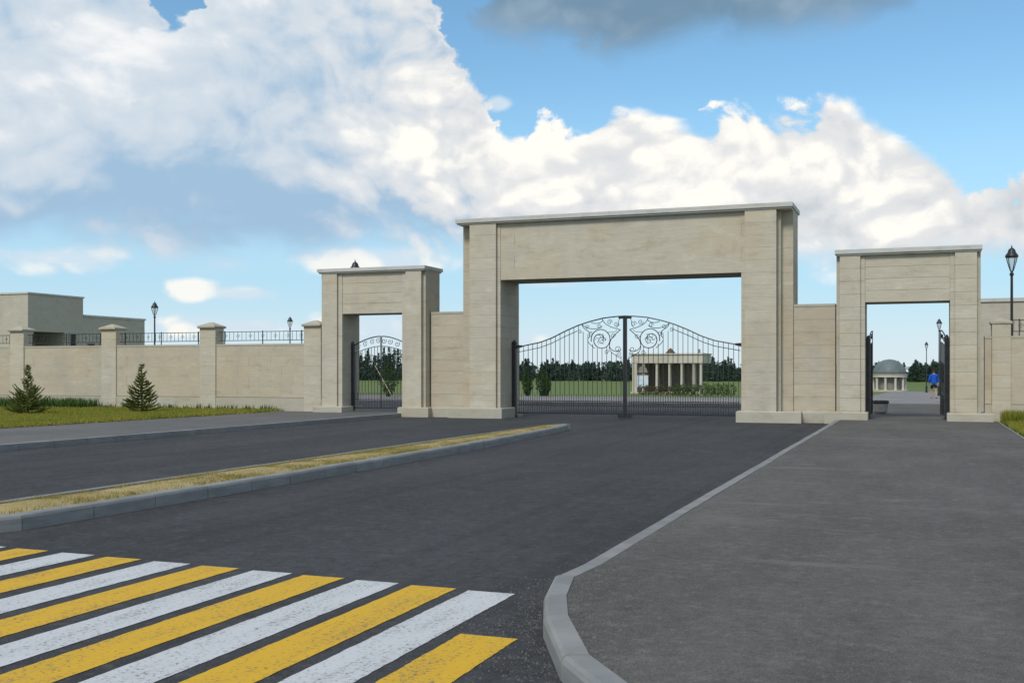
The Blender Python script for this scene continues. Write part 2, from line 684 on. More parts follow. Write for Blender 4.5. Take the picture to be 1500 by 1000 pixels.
def kerb_run(parent, path, w=KW, h=KERB + .006, step=1.0, jitter=1.0):
    """stones along a polyline; the path is the road edge and the stone lies to its left"""
    for a, b_ in zip(path[:-1], path[1:]):
        a, b_ = Vector(a), Vector(b_)
        d = b_ - a
        n = max(1, round(d.length / step))
        L = d.length / n
        for k in range(n):
            p = a + d * (k / n)
            o = bpy.data.objects.new('kerb_stone', kerb_mesh(L, w, h))
            col.objects.link(o)
            o.parent = parent
            o.location = (p.x, p.y, random.uniform(-.004, .004) * jitter)
            o.rotation_euler = (random.uniform(-.006, .006), 0, math.atan2(d.y, d.x) + random.uniform(-.004, .004) * jitter)


kr = tag(empty('kerb'), kind='structure')
kerb_run(kr, [(-2.52, 36.2), (-2.52, 8.30)])
kerb_run(kr, corner)
kerb_run(kr, [(1.6, 3.92), (10, 3.92)])
kl = tag(empty('kerb'), kind='structure')
kerb_run(kl, [(-17.95, 9.0), (-17.95, 36.3)])
# thin edging stones between path and verge
ke = tag(empty('edging'), kind='structure')
kerb_run(ke, [(2.29, 10.0), (2.29, 36.4)], .08, KERB + .02)
# median island: two kerbs with a bed between, pointed end towards the gate
MH = .17
km = tag(empty('median_kerb'), kind='structure')
near_e = [(-8.78, 8.9), (-8.72, 12.0), (-8.72, 17.0), (-8.80, 21.0), (-8.98, 25.0), (-9.22, 28.4)]
nose = [(-9.22, 28.4), (-9.36, 29.6), (-9.55, 30.1), (-9.76, 29.7), (-9.88, 28.4)]
far_e = [(-9.88, 28.4), (-9.97, 24.0), (-9.97, 8.9)]
kerb_run(km, near_e, KW, MH)
kerb_run(km, nose, KW, MH, .8)
kerb_run(km, far_e, KW, MH)
kerb_run(km, [(-9.97, 8.9), (-9.8, 8.45), (-9.4, 8.25), (-8.95, 8.45), (-8.78, 8.9)], KW, MH, .6)


def pline(path, y_):
    for (xa, ya), (xb, yb) in zip(path[:-1], path[1:]):
        if min(ya, yb) <= y_ <= max(ya, yb):
            return xa + (xb - xa) * (y_ - ya) / (yb - ya)
    return path[0][0] if abs(y_ - path[0][1]) < abs(y_ - path[-1][1]) else path[-1][0]


bed = MB()
NB = 70
for i in range(NB + 1):
    y_ = 8.44 + (29.5 - 8.44) * i / NB
    xr = pline(near_e + nose[1:3], y_) - KW + .01
    xl = pline([(-9.55, 30.1), (-9.76, 29.7)] + far_e, y_) + KW - .01
    xl = min(xl, xr - .02)
    zc = MH - .015 + random.uniform(-.006, .02)
    for k, (fx, dz_) in enumerate(((0, -.02), (.3, .012), (.65, .015), (1, -.02))):
        bed.v.append((xl + (xr - xl) * fx, y_, zc + dz_ + random.uniform(-.008, .012)))
for i in range(NB):
    for k in range(3):
        a = i * 4 + k
        bed.f.append((a, a + 1, a + 5, a + 4))
tag(bed.build('median_bed', 'sand_bed'), kind='structure')

# ------------------------------------------------------------------ crossing
cw = tag(empty('crosswalk'), kind='structure')
edges_x = [-2.82, -3.31, -3.81, -4.32, -4.82, -5.36, -5.88, -6.43, -6.97, -7.54, -8.08, -8.6]
stripe = []
for i, xr in enumerate(edges_x):
    stripe.append((xr - .375, xr, 7.62 + .072 * (-2.82 - xr), i % 2 == 0))
stripe.append((-2.71, -2.33, 6.34, False))
for x0, x1, ye, white in stripe:
    mb = MB()
    n = 60
    y0 = 3.4
    ja, jb = [], []
    for k in range(n + 1):
        y_ = y0 + (ye - y0) * k / n
        ja.append((x0 + random.uniform(-.004, .004), y_, .004))
        jb.append((x1 + random.uniform(-.004, .004), y_, .004))
    for k in range(n):
        mb.sheet([ja[k], jb[k], jb[k + 1], ja[k + 1]])
    mb.build('white_stripe' if white else 'yellow_stripe', 'white_paint' if white else 'yellow_paint', cw)

# ------------------------------------------------------------------ stone cladding
T = .03
slab_cache = {}


def slab_mesh(w, h, axis, material):
    key = (round(w, 2), round(h, 2), axis, material)
    if key not in slab_cache:
        w, h = key[0], key[1]
        g = .0012
        mb = MB()
        c_ = .002
        # slab lying in u/z with its face chamfered; axis x = faces -y, axis y = faces +/-x
        def P3(u_, d, z_):
            return (u_, d, z_) if axis == 'F' else ((-d, u_, z_) if axis == 'R' else (d, u_, z_))
        a = [P3(u_, T, z_) for u_, z_ in ((g, g), (w - g, g), (w - g, h - g), (g, h - g))]
        b_ = [P3(u_, c_, z_) for u_, z_ in ((g, g), (w - g, g), (w - g, h - g), (g, h - g))]
        d_ = [P3(u_, 0, z_) for u_, z_ in ((g + c_, g + c_), (w - g - c_, g + c_), (w - g - c_, h - g - c_), (g + c_, h - g - c_))]
        mb.loft([a, b_, d_] if axis != 'L' else [a, b_, d_])
        me = mb.mesh('stone_slab')
        me.materials.append(M[material])
        slab_cache[key] = me
    return slab_cache[key]


def clad(part, axis, plane, a0, a1, z0, z1, material='travertine', course=.41, length=1.1):
    nz = max(1, round((z1 - z0) / course))
    hz = (z1 - z0) / nz
    W = a1 - a0
    nl = max(1, round(W / length))
    for r in range(nz):
        cuts = [0.0]
        if nl == 1 or W < 1.0:
            cuts.append(W)
        else:
            L = W / nl
            if r % 2:
                cuts += [L * (k + .5) for k in range(nl)] + [W]
            else:
                cuts += [L * (k + 1) for k in range(nl)]
        for c0, c1 in zip(cuts[:-1], cuts[1:]):
            o = bpy.data.objects.new('stone_slab', slab_mesh(c1 - c0, hz, axis, material))
            col.objects.link(o)
            o.parent = part
            jit = random.uniform(-.0015, .0015)
            if axis == 'F':
                o.location = (a0 + c0, plane + jit, z0 + r * hz)
            else:
                o.location = (plane + jit, a0 + c0, z0 + r * hz)


def clad_box(name, parent, x0, x1, y0, y1, z0, z1, faces, material='travertine', course=.41, length=1.1):
    """core block with slabs on the named faces (F towards the road, L, R)"""
    mb = MB()
    mb.box(x0 + (T if 'L' in faces else 0), x1 - (T if 'R' in faces else 0), y0 + (T if 'F' in faces else 0), y1, z0, z1)
    o = mb.build(name, 'core_stone', parent)
    if 'F' in faces:
        clad(o, 'F', y0, x0, x1, z0, z1, material, course, length)
    ya = y0 + (T if 'F' in faces else 0)
    if 'R' in faces:
        clad(o, 'R', x1, ya, y1, z0, z1, material, course, length)
    if 'L' in faces:
        clad(o, 'L', x0, ya, y1, z0, z1, material, course, length)
    return o


def cornice(parent, x0, x1, y0, y1, z0, z1, name='cornice'):
    mb = MB()
    r = [(x0 + .05, y0 + .05), (x1 - .05, y0 + .05), (x1 - .05, y1 - .05), (x0 + .05, y1 - .05)]
    q = [(x0, y0), (x1, y0), (x1, y1), (x0, y1)]
    q2 = [(x0 + .02, y0 + .02), (x1 - .02, y0 + .02), (x1 - .02, y1 - .02), (x0 + .02, y1 - .02)]
    rings = [[(x_, y_, z0) for x_, y_ in r], [(x_, y_, z0 + .05) for x_, y_ in r], [(x_, y_, z0 + .055) for x_, y_ in q],
             [(x_, y_, z1 - .012) for x_, y_ in q], [(x_, y_, z1) for x_, y_ in q2]]
    mb.loft(rings)
    return mb.build(name, 'coping_stone', parent)


def plinth(parent, x0, x1, y0, y1, h):
    mb = MB()
    c_ = .03
    a = [(x0, y0), (x1, y0), (x1, y1), (x0, y1)]
    b_ = [(x0 + c_, y0 + c_), (x1 - c_, y0 + c_), (x1 - c_, y1 - c_), (x0 + c_, y1 - c_)]
    mb.loft([[(x_, y_, -.02) for x_, y_ in a], [(x_, y_, h - c_) for x_, y_ in a], [(x_, y_, h) for x_, y_ in b_]])
    return mb.build('plinth', 'plinth_stone', parent)


def portal(name, cx, label, half_open, pil0, pil1, half_body, Yp, Yj, Ys, Yb, z_lintel, z_top, z_corn, half_corn, pl_in, pl_out, pl_h):
    t = tag(empty(name, (cx, 0, 0)), label, 'gateway')
    for s in (-1, 1):
        # jamb / pier behind the pilaster
        xs_ = sorted((s * half_open, s * pil1))
        faces = 'LR'
        pier = clad_box('pier', t, xs_[0], xs_[1], Yj, Yb, 0, z_top, faces)
        ja = sorted((s * half_open, s * (pil0 + .002)))
        clad(pier, 'F', Yj - T, ja[0], ja[1], 0, z_top)
        # set-back outer strip
        xo = sorted((s * pil1, s * half_body))
        clad_box('side_strip', t, xo[0] + (.002 if s > 0 else 0), xo[1] - (.002 if s < 0 else 0), Ys, Yb - .06, 0, z_top - .002, 'F' + ('R' if s > 0 else 'L'), 'warm_travertine')
        # slim step beside the pilaster
        xm = sorted((s * (pil1 + .002), s * (pil1 + .11)))
        mb = MB().box(xm[0], xm[1], (Yp + Ys) / 2 + .03, Ys + .01, 0, z_top - .004)
        mb.build('side_moulding', 'plinth_stone', t)
        xp = sorted((s * pil0, s * pil1))
        clad_box('pilaster', t, xp[0], xp[1], Yp, Yj + .01, 0, z_top - .001, 'F')
        xq = sorted((s * pl_in, s * pl_out))
        plinth(t, xq[0], xq[1], Yp - .12, Yb + .08, pl_h)
    clad_box('lintel', t, -half_open + .002, half_open - .002, Yj - .012, Yb - .05, z_lintel, z_top - .003, 'F')
    cornice(t, -half_corn, half_corn, Yp - .08, Yb + .12, z_top - .004, z_corn)
    return t


# the big carriage gateway and the two gateways for walkers
portal('main_gateway', -9.8, 'tall wide stone gateway spanning the road, holding the double iron gate', 4.27, 4.40, 5.42, 5.90,
       36.40, 36.56, 36.95, 38.45, 4.95, 6.98, 7.18, 5.95, 4.13, 6.22, .37)
portal('foot_gateway', -19.27, 'smaller stone gateway left of the main one, its arched iron gate shut', 1.26, 1.44, 2.08, 2.20,
       36.50, 36.62, 36.76, 37.95, 3.86, 5.40, 5.58, 2.26, 1.17, 2.42, .36)
portal('foot_gateway', -.37, 'smaller stone gateway right of the main one, over the path, gate standing open', 1.26, 1.40, 2.03, 2.14,
       36.50, 36.62, 36.76, 37.95, 3.88, 5.38, 5.57, 2.18, 1.17, 2.50, .38)


def link_wall(x0, x1, label):
    t = tag(empty('link_wall', ((x0 + x1) / 2, 0, 0)), label, 'wall')
    w = (x1 - x0) / 2
    clad_box('wall_panel', t, -w, w, 37.0, 37.5, 0, 3.80, 'F', 'warm_travertine', length=1.3)
    MB().box(-w, w, 36.985, 37.53, 3.802, 3.885).build('coping', 'plinth_stone', t)
    plinth(t, -w + .01, w - .01, 36.72, 37.52, .35)
    return t


link_wall(-17.02, -15.71, 'low stone wall joining left foot gateway to main gateway')
link_wall(-3.89, -2.57, 'low stone wall joining main gateway to right foot gateway')

# ------------------------------------------------------------------ boundary walls with pillars and railings
iron_cache = {}


def iron_bar(parent, x, y, z0, z1, r=.011, name='bar', tip=False):
    key = (round(z1 - z0, 2), r, tip)
    if key not in iron_cache:
        h = key[0]
        mb = MB()
        a = r * .9
        mb.box(-a, a, -a, a, 0, h)
        if tip:
            mb.loft([[(-a * 2.2, -a, h), (a * 2.2, -a, h), (a * 2.2, a, h), (-a * 2.2, a, h)],
                     [(-.001, -.001, h + .10), (.001, -.001, h + .10), (.001, .001, h + .10), (-.001, .001, h + .10)]])
        iron_cache[key] = mb.mesh('bar')
        iron_cache[key].materials.append(M['black_iron'])
    o = bpy.data.objects.new(name, iron_cache[key])
    col.objects.link(o)
    o.parent = parent
    o.location = (x, y, z0)
    return o


def spiral(cx, cz, r0, r1, a0, turns, n=26, y=0.0):
    return [(cx + (r0 + (r1 - r0) * i / n) * math.cos(a0 + turns * 2 * math.pi * i / n), y,
             cz + (r0 + (r1 - r0) * i / n) * math.sin(a0 + turns * 2 * math.pi * i / n)) for i in range(n + 1)]


def boundary_wall(x_in, pillars, sgn, label, hw=.38, ptop=3.42):
    """wall from the gateway outwards; pillars = x of pillar centres"""
    t = tag(empty('boundary_wall', (x_in, 0, 0)), label, 'wall')
    Y0 = 37.05
    ends = [x_in] + pillars
    for i, px in enumerate(pillars):
        p = clad_box('pillar', t, px - hw - x_in, px + hw - x_in, Y0 - .01, Y0 + .56, 0, ptop, 'FLR', course=.38)
        mb = MB()
        a, z0 = hw + .045, ptop
        sq = lambda k, z_: [(px - x_in - k, Y0 + .265 - k * .92, z_), (px - x_in + k, Y0 + .265 - k * .92, z_), (px - x_in + k, Y0 + .265 + k * .92, z_), (px - x_in - k, Y0 + .265 + k * .92, z_)]
        mb.loft([sq(a - .04, z0), sq(a, z0 + .03), sq(a, z0 + .09), sq(a - .04, z0 + .11), sq(.05, z0 + .11 + hw * .38)])
        mb.build('pillar_cap', 'plinth_stone', p)
    for i in range(len(ends) - 1):
        xa = ends[i] + (sgn * hw if i else 0)
        xb = ends[i + 1] - sgn * hw
        x0, x1 = sorted((xa - x_in, xb - x_in))
        x0 += .003; x1 -= .003
        clad_box('wall_panel', t, x0, x1, Y0 + .04, Y0 + .50, .66, 2.70, 'F', 'warm_travertine', course=.42, length=1.15)
        MB().box(x0, x1, Y0 + .012, Y0 + .52, -.02, .648).build('plinth', 'plinth_stone', t)
        MB().box(x0, x1, Y0 + .025, Y0 + .53, 2.702, 2.775).build('coping', 'plinth_stone', t)
        if x1 - x0 < 1.2:
            continue
        rl = MB()
        yr = Y0 + .26
        for z_ in (2.92, 3.27):
            rl.box(x0, x1, yr - .012, yr + .012, z_ - .012, z_ + .012)
        for xx in (x0 + .25, (x0 + x1) / 2, x1 - .25):
            rl.box(xx - .015, xx + .015, yr - .015, yr + .015, 2.76, 3.31)
        ro = rl.build('railing', 'black_iron', t)
        n = int((x1 - x0) / .19)
        for k in range(n):
            xx = x0 + (k + .5) * (x1 - x0) / n
            iron_bar(ro, xx, yr, 2.93, 3.26, .007)
        sc_ = MB()
        for k in range(n // 3):
            xx = x0 + (k + .5) * 3 * (x1 - x0) / n
            sc_.tube(spiral(xx, 3.09, .085, .02, 0, 1.4, 14, yr), .006, 4)
        sc_.build('scrollwork', 'black_iron', ro)
    return t


boundary_wall(-21.47, [-22.1, -26.95, -31.9, -36.85, -41.8], -1, 'long beige stone boundary wall with railing behind two young spruces')
boundary_wall(1.90, [2.38, 7.2, 12.1], 1, 'beige stone boundary wall right of the open foot gateway', .27, 3.13)

# ------------------------------------------------------------------ iron gates
def gate_profile(t):
    pts = [(0, 2.57), (.05, 2.59), (.24, 2.74), (.35, 2.90), (.465, 3.13), (.58, 3.33), (.69, 3.47), (.81, 3.585), (.92, 3.63), (1, 3.645)]
    for (a, za), (b_, zb) in zip(pts[:-1], pts[1:]):
        if t <= b_:
            f_ = (t - a) / (b_ - a)
            return za + (zb - za) * f_
    return pts[-1][1]


def main_gate(label, hinge_x, centre_x, side):
    YG = 37.75
    t = tag(empty('carriage_gate', (hinge_x, YG, 0)), label, 'gate', 'leaves of the main gate')
    L = abs(centre_x - hinge_x)
    s = 1 if centre_x > hinge_x else -1
    X_ = lambda f_: s * f_ * L
    # hinge post with a knob and bracket
    mb = MB().box(-.075, .075, -.075, .075, .1, 2.66)
    mb.build('hinge_post', 'black_iron', t)
    MB().lathe([(.03, 2.66), (.10, 2.69), (.10, 2.74), (.05, 2.80), (.01, 2.84)], 0, 0, 10).build('post_knob', 'black_iron', t)
    MB().loft([[(X_(.0), -.03, 2.50), (X_(.0), .03, 2.50), (X_(.0), .03, 2.66), (X_(.0), -.03, 2.66)],
               [(X_(.075), -.02, 2.57), (X_(.075), .02, 2.57), (X_(.075), .02, 2.64), (X_(.075), -.02, 2.64)]]).build('hinge_bracket', 'black_iron', t)
    MB().lathe([(.12, .0), (.12, .06), (.08, .10)], 0, 0, 8).build('hinge_foot', 'black_iron', t)
    fr = MB()
    n = 48
    fr.tube([(X_(i / n), 0, gate_profile(i / n)) for i in range(n + 1)], .022, 6)
    fr.box(min(X_(.03), X_(1)), max(X_(.03), X_(1)), -.022, .022, .14, .19)
    fr.box(min(X_(.03), X_(1)), max(X_(.03), X_(1)), -.015, .015, .43, .455)
    fr.box(min(X_(.03), X_(1)), max(X_(.03), X_(1)), -.015, .015, .60, .625)
    fr.build('frame', 'black_iron', t)
    MB().box(X_(1) - .032 - s * .034, X_(1) + .032 - s * .034, -.05, .05, .12, 3.64).build('meeting_stile', 'black_iron', t)
    MB().box(min(X_(.945), X_(.998)), max(X_(.945), X_(.998)), -.045, .045, 3.55, 3.645).build('stile_cap', 'black_iron', t)
    MB().box(min(X_(.94), X_(.998)), max(X_(.94), X_(.998)), -.07, .07, .03, .15).build('stile_foot', 'black_iron', t)
    second = MB()
    second.tube([(X_(.03 + .55 * i / 30), 0, gate_profile(.03 + .55 * i / 30) - .19) for i in range(31)], .013, 5)
    second.build('second_rail', 'black_iron', t)
    # scroll work near the meeting stile
    cxr, czr, rr = .785, 2.83, .35
    sw = MB()
    big_s = []
    for i in range(61):
        q = i / 60
        rad = rr * (1 - .78 * max(0, (q - .42) / .58))
        an = math.pi * (1.08 if s > 0 else -.08) - s * q * 1.62 * 2 * math.pi
        big_s.append((X_(cxr) + rad * math.cos(an), 0, czr + rad * math.sin(an)))
    sw.tube(big_s, .017, 6)
    sw.tube(spiral(X_(cxr + .01), czr - .06, .16, .03, 0, 1.3, 20), .011, 5)
    # S curve from the ring to the meeting stile, heart shaped with its mirror
    def bez(p0, p1, p2, p3, k=22):
        return [tuple((1 - q) ** 3 * a + 3 * (1 - q) ** 2 * q * b_ + 3 * (1 - q) * q * q * c_ + q ** 3 * d_ for a, b_, c_, d_ in zip(p0, p1, p2, p3)) for q in [i / k for i in range(k + 1)]]
    v = lambda f_, z_: (X_(f_), 0, z_)
    sw.tube(bez(v(.96, 3.16), v(.90, 2.95), v(.86, 2.80), v(.865, 2.58)), .015, 5)
    sw.tube(bez(v(.865, 2.58), v(.87, 2.40), v(.95, 2.32), v(.965, 2.46)), .015, 5)
    sw.tube(spiral(X_(.935), 2.47, .11, .03, 0, 1.2 * s, 18), .010, 5)
    sw.tube(bez(v(.865, 2.58), v(.85, 2.42), v(.90, 2.28), v(.965, 2.15)), .012, 5)
    sw.tube(bez(v(.62, 3.36), v(.64, 3.10), v(.70, 3.22), v(.685, 2.90)), .014, 5)
    sw.tube(bez(v(.62, 3.36), v(.68, 3.16), v(.76, 3.16), v(.80, 3.30)), .013, 5)
    sw.tube(spiral(X_(.775), 3.31, .09, .02, 0, -1.3 * s, 16), .010, 5)
    sw.tube(spiral(X_(.665), 3.27, .08, .02, 0, 1.3 * s, 16), .009, 5)
    sw.tube(bez(v(.80, 3.56), v(.82, 3.32), v(.88, 3.25), v(.96, 3.16)), .013, 5)
    sw.tube(spiral(X_(.865), 3.43, .10, .02, 0, 1.4 * s, 18), .010, 5)
    sw.tube(spiral(X_(.925), 3.36, .10, .02, 0, -1.4 * s, 18), .010, 5)
    sw.tube(bez(v(.955, 3.55), v(.93, 3.45), v(.96, 3.35), v(.925, 3.24)), .010, 5)
    sw.tube(bez(v(.84, 3.05), v(.87, 3.12), v(.90, 3.02), v(.93, 3.14)), .009, 5)
    sw.tube(bez(v(.70, 3.44), v(.74, 3.34), v(.82, 3.42), v(.80, 3.56)), .012, 5)
    sw.tube(bez(v(.69, 2.92), v(.64, 2.80), v(.70, 2.62), v(.735, 2.50)), .012, 5)
    sw.tube(spiral(X_(.70), 3.02, .09, .02, 1, 1.3 * s, 16), .010, 5)
    sw.tube(spiral(X_(.895), 2.93, .10, .02, 0, 1.3 * s, 16), .010, 5)
    sw.tube(spiral(X_(.84), 2.36, .09, .02, 0, 1.3 * s, 16), .010, 5)
    sw.tube(spiral(X_(.60), 3.13, .08, .02, 0, -1.3 * s, 16), .009, 5)
    sw.tube(spiral(X_(.945), 2.30, .09, .02, 2, -1.3 * s, 16), .009, 5)
    for k in range(6):
        a = k * 1.05 + .4
        sw.tube([(X_(cxr) + .04 * math.cos(a), 0, czr + .04 * math.sin(a)), (X_(cxr) + .15 * math.cos(a + .3), 0, czr + .15 * math.sin(a + .3)),
                 (X_(cxr) + .21 * math.cos(a + .8), 0, czr + .21 * math.sin(a + .8))], .009, 4)
    sw.build('scrollwork', 'black_iron', t)
    rb = MB()
    for k in range(46):
        f_ = .045 + .92 * (k + .5) / 46
        rb.tube([(X_(f_) + .036 * math.cos(q * math.pi / 4), 0, .527 + .070 * math.sin(q * math.pi / 4)) for q in range(9)], .008, 4)
    rb.build('ring_band', 'black_iron', t)
    # bars and short dog bars
    nb = 23
    for i in range(nb):
        f_ = .045 + (.965 - .045) * i / (nb - 1)
        if f_ < .60:
            top = gate_profile(f_)
        elif f_ < .685:
            top = gate_profile(f_) - .20 - (f_ - .60) * 3.2
        elif f_ < .86:
            dd = abs(f_ - cxr) * L
            top = czr - math.sqrt(max(rr * rr - dd * dd, 0)) + .02
        else:
            top = 2.40 - (f_ - .86) * 1.6
        iron_bar(t, X_(f_), 0, .17, top, .010)
    for i in range(nb - 1):
        f_ = .045 + (.965 - .045) * (i + .5) / (nb - 1)
        iron_bar(t, X_(f_), 0, .17, .78, .008, 'dog_bar', True)
    return t


main_gate('left leaf of the closed black iron carriage gate, curved top with scrolls', -13.99, -9.80, 1)
main_gate('right leaf of the closed black iron carriage gate, colonnade seen behind it', -5.61, -9.80, -1)


def foot_leaf(label, loc, rot, s, group):
    """leaf 1.2 m wide starting at its hinge; arch rises away from the hinge"""
    t = tag(empty('foot_gate', loc), label, 'gate', group)
    t.rotation_euler = (0, 0, rot)
    L = 1.2
    top = lambda f_: 2.52 + .36 * math.sin(f_ * math.pi / 2)
    MB().box(-.065, .065, -.065, .065, .02, 2.60).build('hinge_post', 'black_iron', t)
    MB().lathe([(.02, 2.58), (.065, 2.60), (.05, 2.66), (.01, 2.71)], 0, 0, 8).build('post_knob', 'black_iron', t)
    fr = MB()
    fr.tube([(s * L * i / 14, 0, top(i / 14)) for i in range(15)], .022, 6)
    fr.box(min(0, s * L), max(0, s * L), -.018, .018, .12, .16)
    fr.box(min(0, s * L), max(0, s * L), -.013, .013, .46, .48)
    fr.box(min(s * (L - .012), s * (L + .010)), max(s * (L - .012), s * (L + .010)), -.012, .012, .12, top(1))
    fr.build('frame', 'black_iron', t)
    sec = MB()
    sec.tube([(s * L * i / 14, 0, 2.20 + .30 * math.sin(i / 14 * math.pi / 2)) for i in range(15)], .014, 5)
    for f_ in (.2, .45, .7, .92):
        sec.tube(spiral(s * L * f_, top(f_) - .17, .11, .02, .6, 1.3 * s, 18), .011, 5)
    sec.build('scrollwork', 'black_iron', t)
    for i in range(1, 9):
        f_ = i / 9
        iron_bar(t, s * L * f_, 0, .14, 2.20 + .30 * math.sin(f_ * math.pi / 2), .009)
    for i in range(9):
        f_ = (i + .5) / 9
        iron_bar(t, s * L * f_, 0, .14, .66, .008, 'dog_bar', True)
    return t


foot_leaf('left leaf of the shut black arched gate in the left foot gateway', (-20.49, 37.35, .14), 0, 1, 'shut foot gate leaves')
foot_leaf('right leaf of the shut black arched gate in the left foot gateway', (-18.05, 37.35, .14), 0, -1, 'shut foot gate leaves')
foot_leaf('black iron gate leaf folded back against left jamb of the right foot gateway', (-1.56, 37.3, .14), R(86), 1, 'open foot gate leaves')
foot_leaf('black iron gate leaf folded back against right jamb of the right foot gateway', (.81, 37.3, .14), R(-82), -1, 'open foot gate leaves')

# ------------------------------------------------------------------ lamp posts
def lamp_post(loc, label):
    t = tag(empty('lamp_post', loc), label, 'lamp', 'black lantern lamp posts')
    MB().lathe([(.17, 0), (.17, .08), (.12, .14), (.11, .60), (.14, .64), (.14, .70), (.07, .80)], seg=12).build('base', 'lamp_black', t, smooth=False)
    MB().lathe([(.062, .80), (.055, 2.4), (.075, 2.45), (.075, 2.52), (.05, 2.57), (.042, 4.95), (.07, 5.0), (.07, 5.04), (.04, 5.08), (.04, 5.14)], seg=10).build('pole', 'lamp_black', t)
    g = MB().lathe([(.055, 5.16), (.10, 5.28), (.165, 5.48), (.185, 5.60)], seg=12).build('glass', 'lamp_glass', t, smooth=True)
    fr = MB()
    for k in range(4):
        a = k * math.pi / 2 + .5
        fr.tube([(math.cos(a) * r_, math.sin(a) * r_, z_) for r_, z_ in ((.05, 5.12), (.11, 5.28), (.175, 5.48), (.20, 5.62))], .016, 5)
    fr.build('lantern_frame', 'lamp_black', t)
    cap = MB().lathe([(.205, 5.59), (.215, 5.63), (.20, 5.68), (.135, 5.76), (.12, 5.83), (.08, 5.89), (.03, 5.92)], seg=14).build('cap', 'lamp_black', t, smooth=True)
    MB().lathe([(.012, 5.91), (.03, 5.95), (.008, 5.99), (.004, 6.04)], seg=8).build('finial', 'lamp_black', cap)
    return t


lamp0 = lamp_post((2.97, 41.2, 0), 'tall black lantern lamp post beside the right boundary wall')
for loc, lab in (((-43.95, 55.1, 0), 'black lantern lamp post behind the boundary wall beside the flat-roofed stone building'),
                 ((-45.9, 73.6, 0), 'small distant lamp post above the boundary wall near left foot gateway'),
                 ((-21.62, 39.6, 0), 'lamp post behind left foot gateway, only its cap above the cornice'),
                 ((1.42, 90.5, gz(90.5)), 'lamp post seen through the open foot gateway, nearer of the two'),
                 ((.76, 137, gz(137)), 'farthest lamp post seen through the open foot gateway, left of the nearer one')):
    o = copy_tree(lamp0)
    o.location = loc
    o['label'] = lab
    if lab.startswith('lamp post behind left'):
        o.scale = (1.04, 1.04, 1.04)

# ------------------------------------------------------------------ stone buildings behind the walls
def opening(parent, x0, x1, y0, y1, z0, z1, face):
    """framed dark window set in a wall facing +x ('R') or -y ('F')"""
    mb = MB()
    if face == 'R':
        w = MB().box(x0 - .02, x0 + .012, y0, y1, z0, z1).build('window', 'dark_opening', parent)
        for a, b_ in ((y0 - .06, y0 + .02), (y1 - .02, y1 + .06)):
            mb.box(x0 - .01, x0 + .05, a, b_, z0 - .06, z1 + .06)
        for a, b_ in ((z0 - .06, z0 + .02), (z1 - .02, z1 + .06)):
            mb.box(x0 - .01, x0 + .047, y0 + .02, y1 - .02, a, b_)
    else:
        w = MB().box(x0, x1, y0 - .012, y0 + .02, z0, z1).build('window', 'dark_opening', parent)
        for a, b_ in ((x0 - .06, x0 + .02), (x1 - .02, x1 + .06)):
            mb.box(a, b_, y0 - .05, y0 + .01, z0 - .06, z1 + .06)
        for a, b_ in ((z0 - .06, z0 + .02), (z1 - .02, z1 + .06)):
            mb.box(x0 + .02, x1 - .02, y0 - .047, y0 + .01, a, b_)
    mb.build('frame', 'window_frame', w)


bl = tag(empty('stone_building', (-48.9, 50, 0)), 'flat-roofed beige stone building behind the boundary wall at far left', 'building')
# tall block with a porch opening on its side, then a lower wing
tb = MB()
tb.box(-16, 0, 0, 4.5, 4.06, 6.24)
tb.box(-16, -2.2, 0.2, 4.5, 0, 4.06)
tb.box(-2.2, 0, 0, .42, 0, 4.06)
tb.box(-2.2, 0, 2.9, 4.5, 0, 4.06)
tb.build('tall_block', 'building_stone', bl)
MB().box(-16.06, .06, -.06, 4.56, 6.242, 6.34).build('coping', 'coping_stone', bl)
MB().box(-14, -.02, 4.503, 10.3, 0, 5.12).build('low_wing', 'building_stone', bl)
MB().box(-14, .04, 4.57, 10.36, 5.122, 5.24).build('coping', 'coping_stone', bl)
for y0, y1, z0, z1 in ((3.35, 3.85, 3.05, 4.0), (4.9, 5.5, 2.9, 3.45), (6.0, 6.7, 2.9, 3.45), (7.6, 8.3, 2.9, 3.45)):
    opening(bl, 0 if y0 < 4.5 else -.02, 0, y0, y1, z0, z1, 'R')
for y0 in (.55, 1.55):
    MB().box(-2.19, -2.12, y0, y0 + .75, 2.4, 3.6).build('window', 'dark_opening', bl)
opening(bl, -3.4, -2.6, 0, 0, 2.9, 3.9, 'F')

br = tag(empty('stone_building', (2.1, 46, 0)), 'flat-topped beige stone building behind the right boundary wall', 'building')
MB().box(0, 16, 0, 8, 0, 4.36).build('wall', 'building_stone', br)
MB().box(-.06, 16.06, -.06, 8.06, 4.362, 4.50).build('coping', 'coping_stone', br)
opening(br, 3.2, 4.4, 0, 0, 1.2, 2.6, 'F')

# ------------------------------------------------------------------ colonnade and domed pavilion
def column(mb, x, y, z0, z1, r):
    mb.lathe([(r * 1.35, z0), (r * 1.35, z0 + .12), (r, z0 + .17), (r * .86, z1 - .16), (r * 1.25, z1 - .08), (r * 1.25, z1)], x, y, 12)


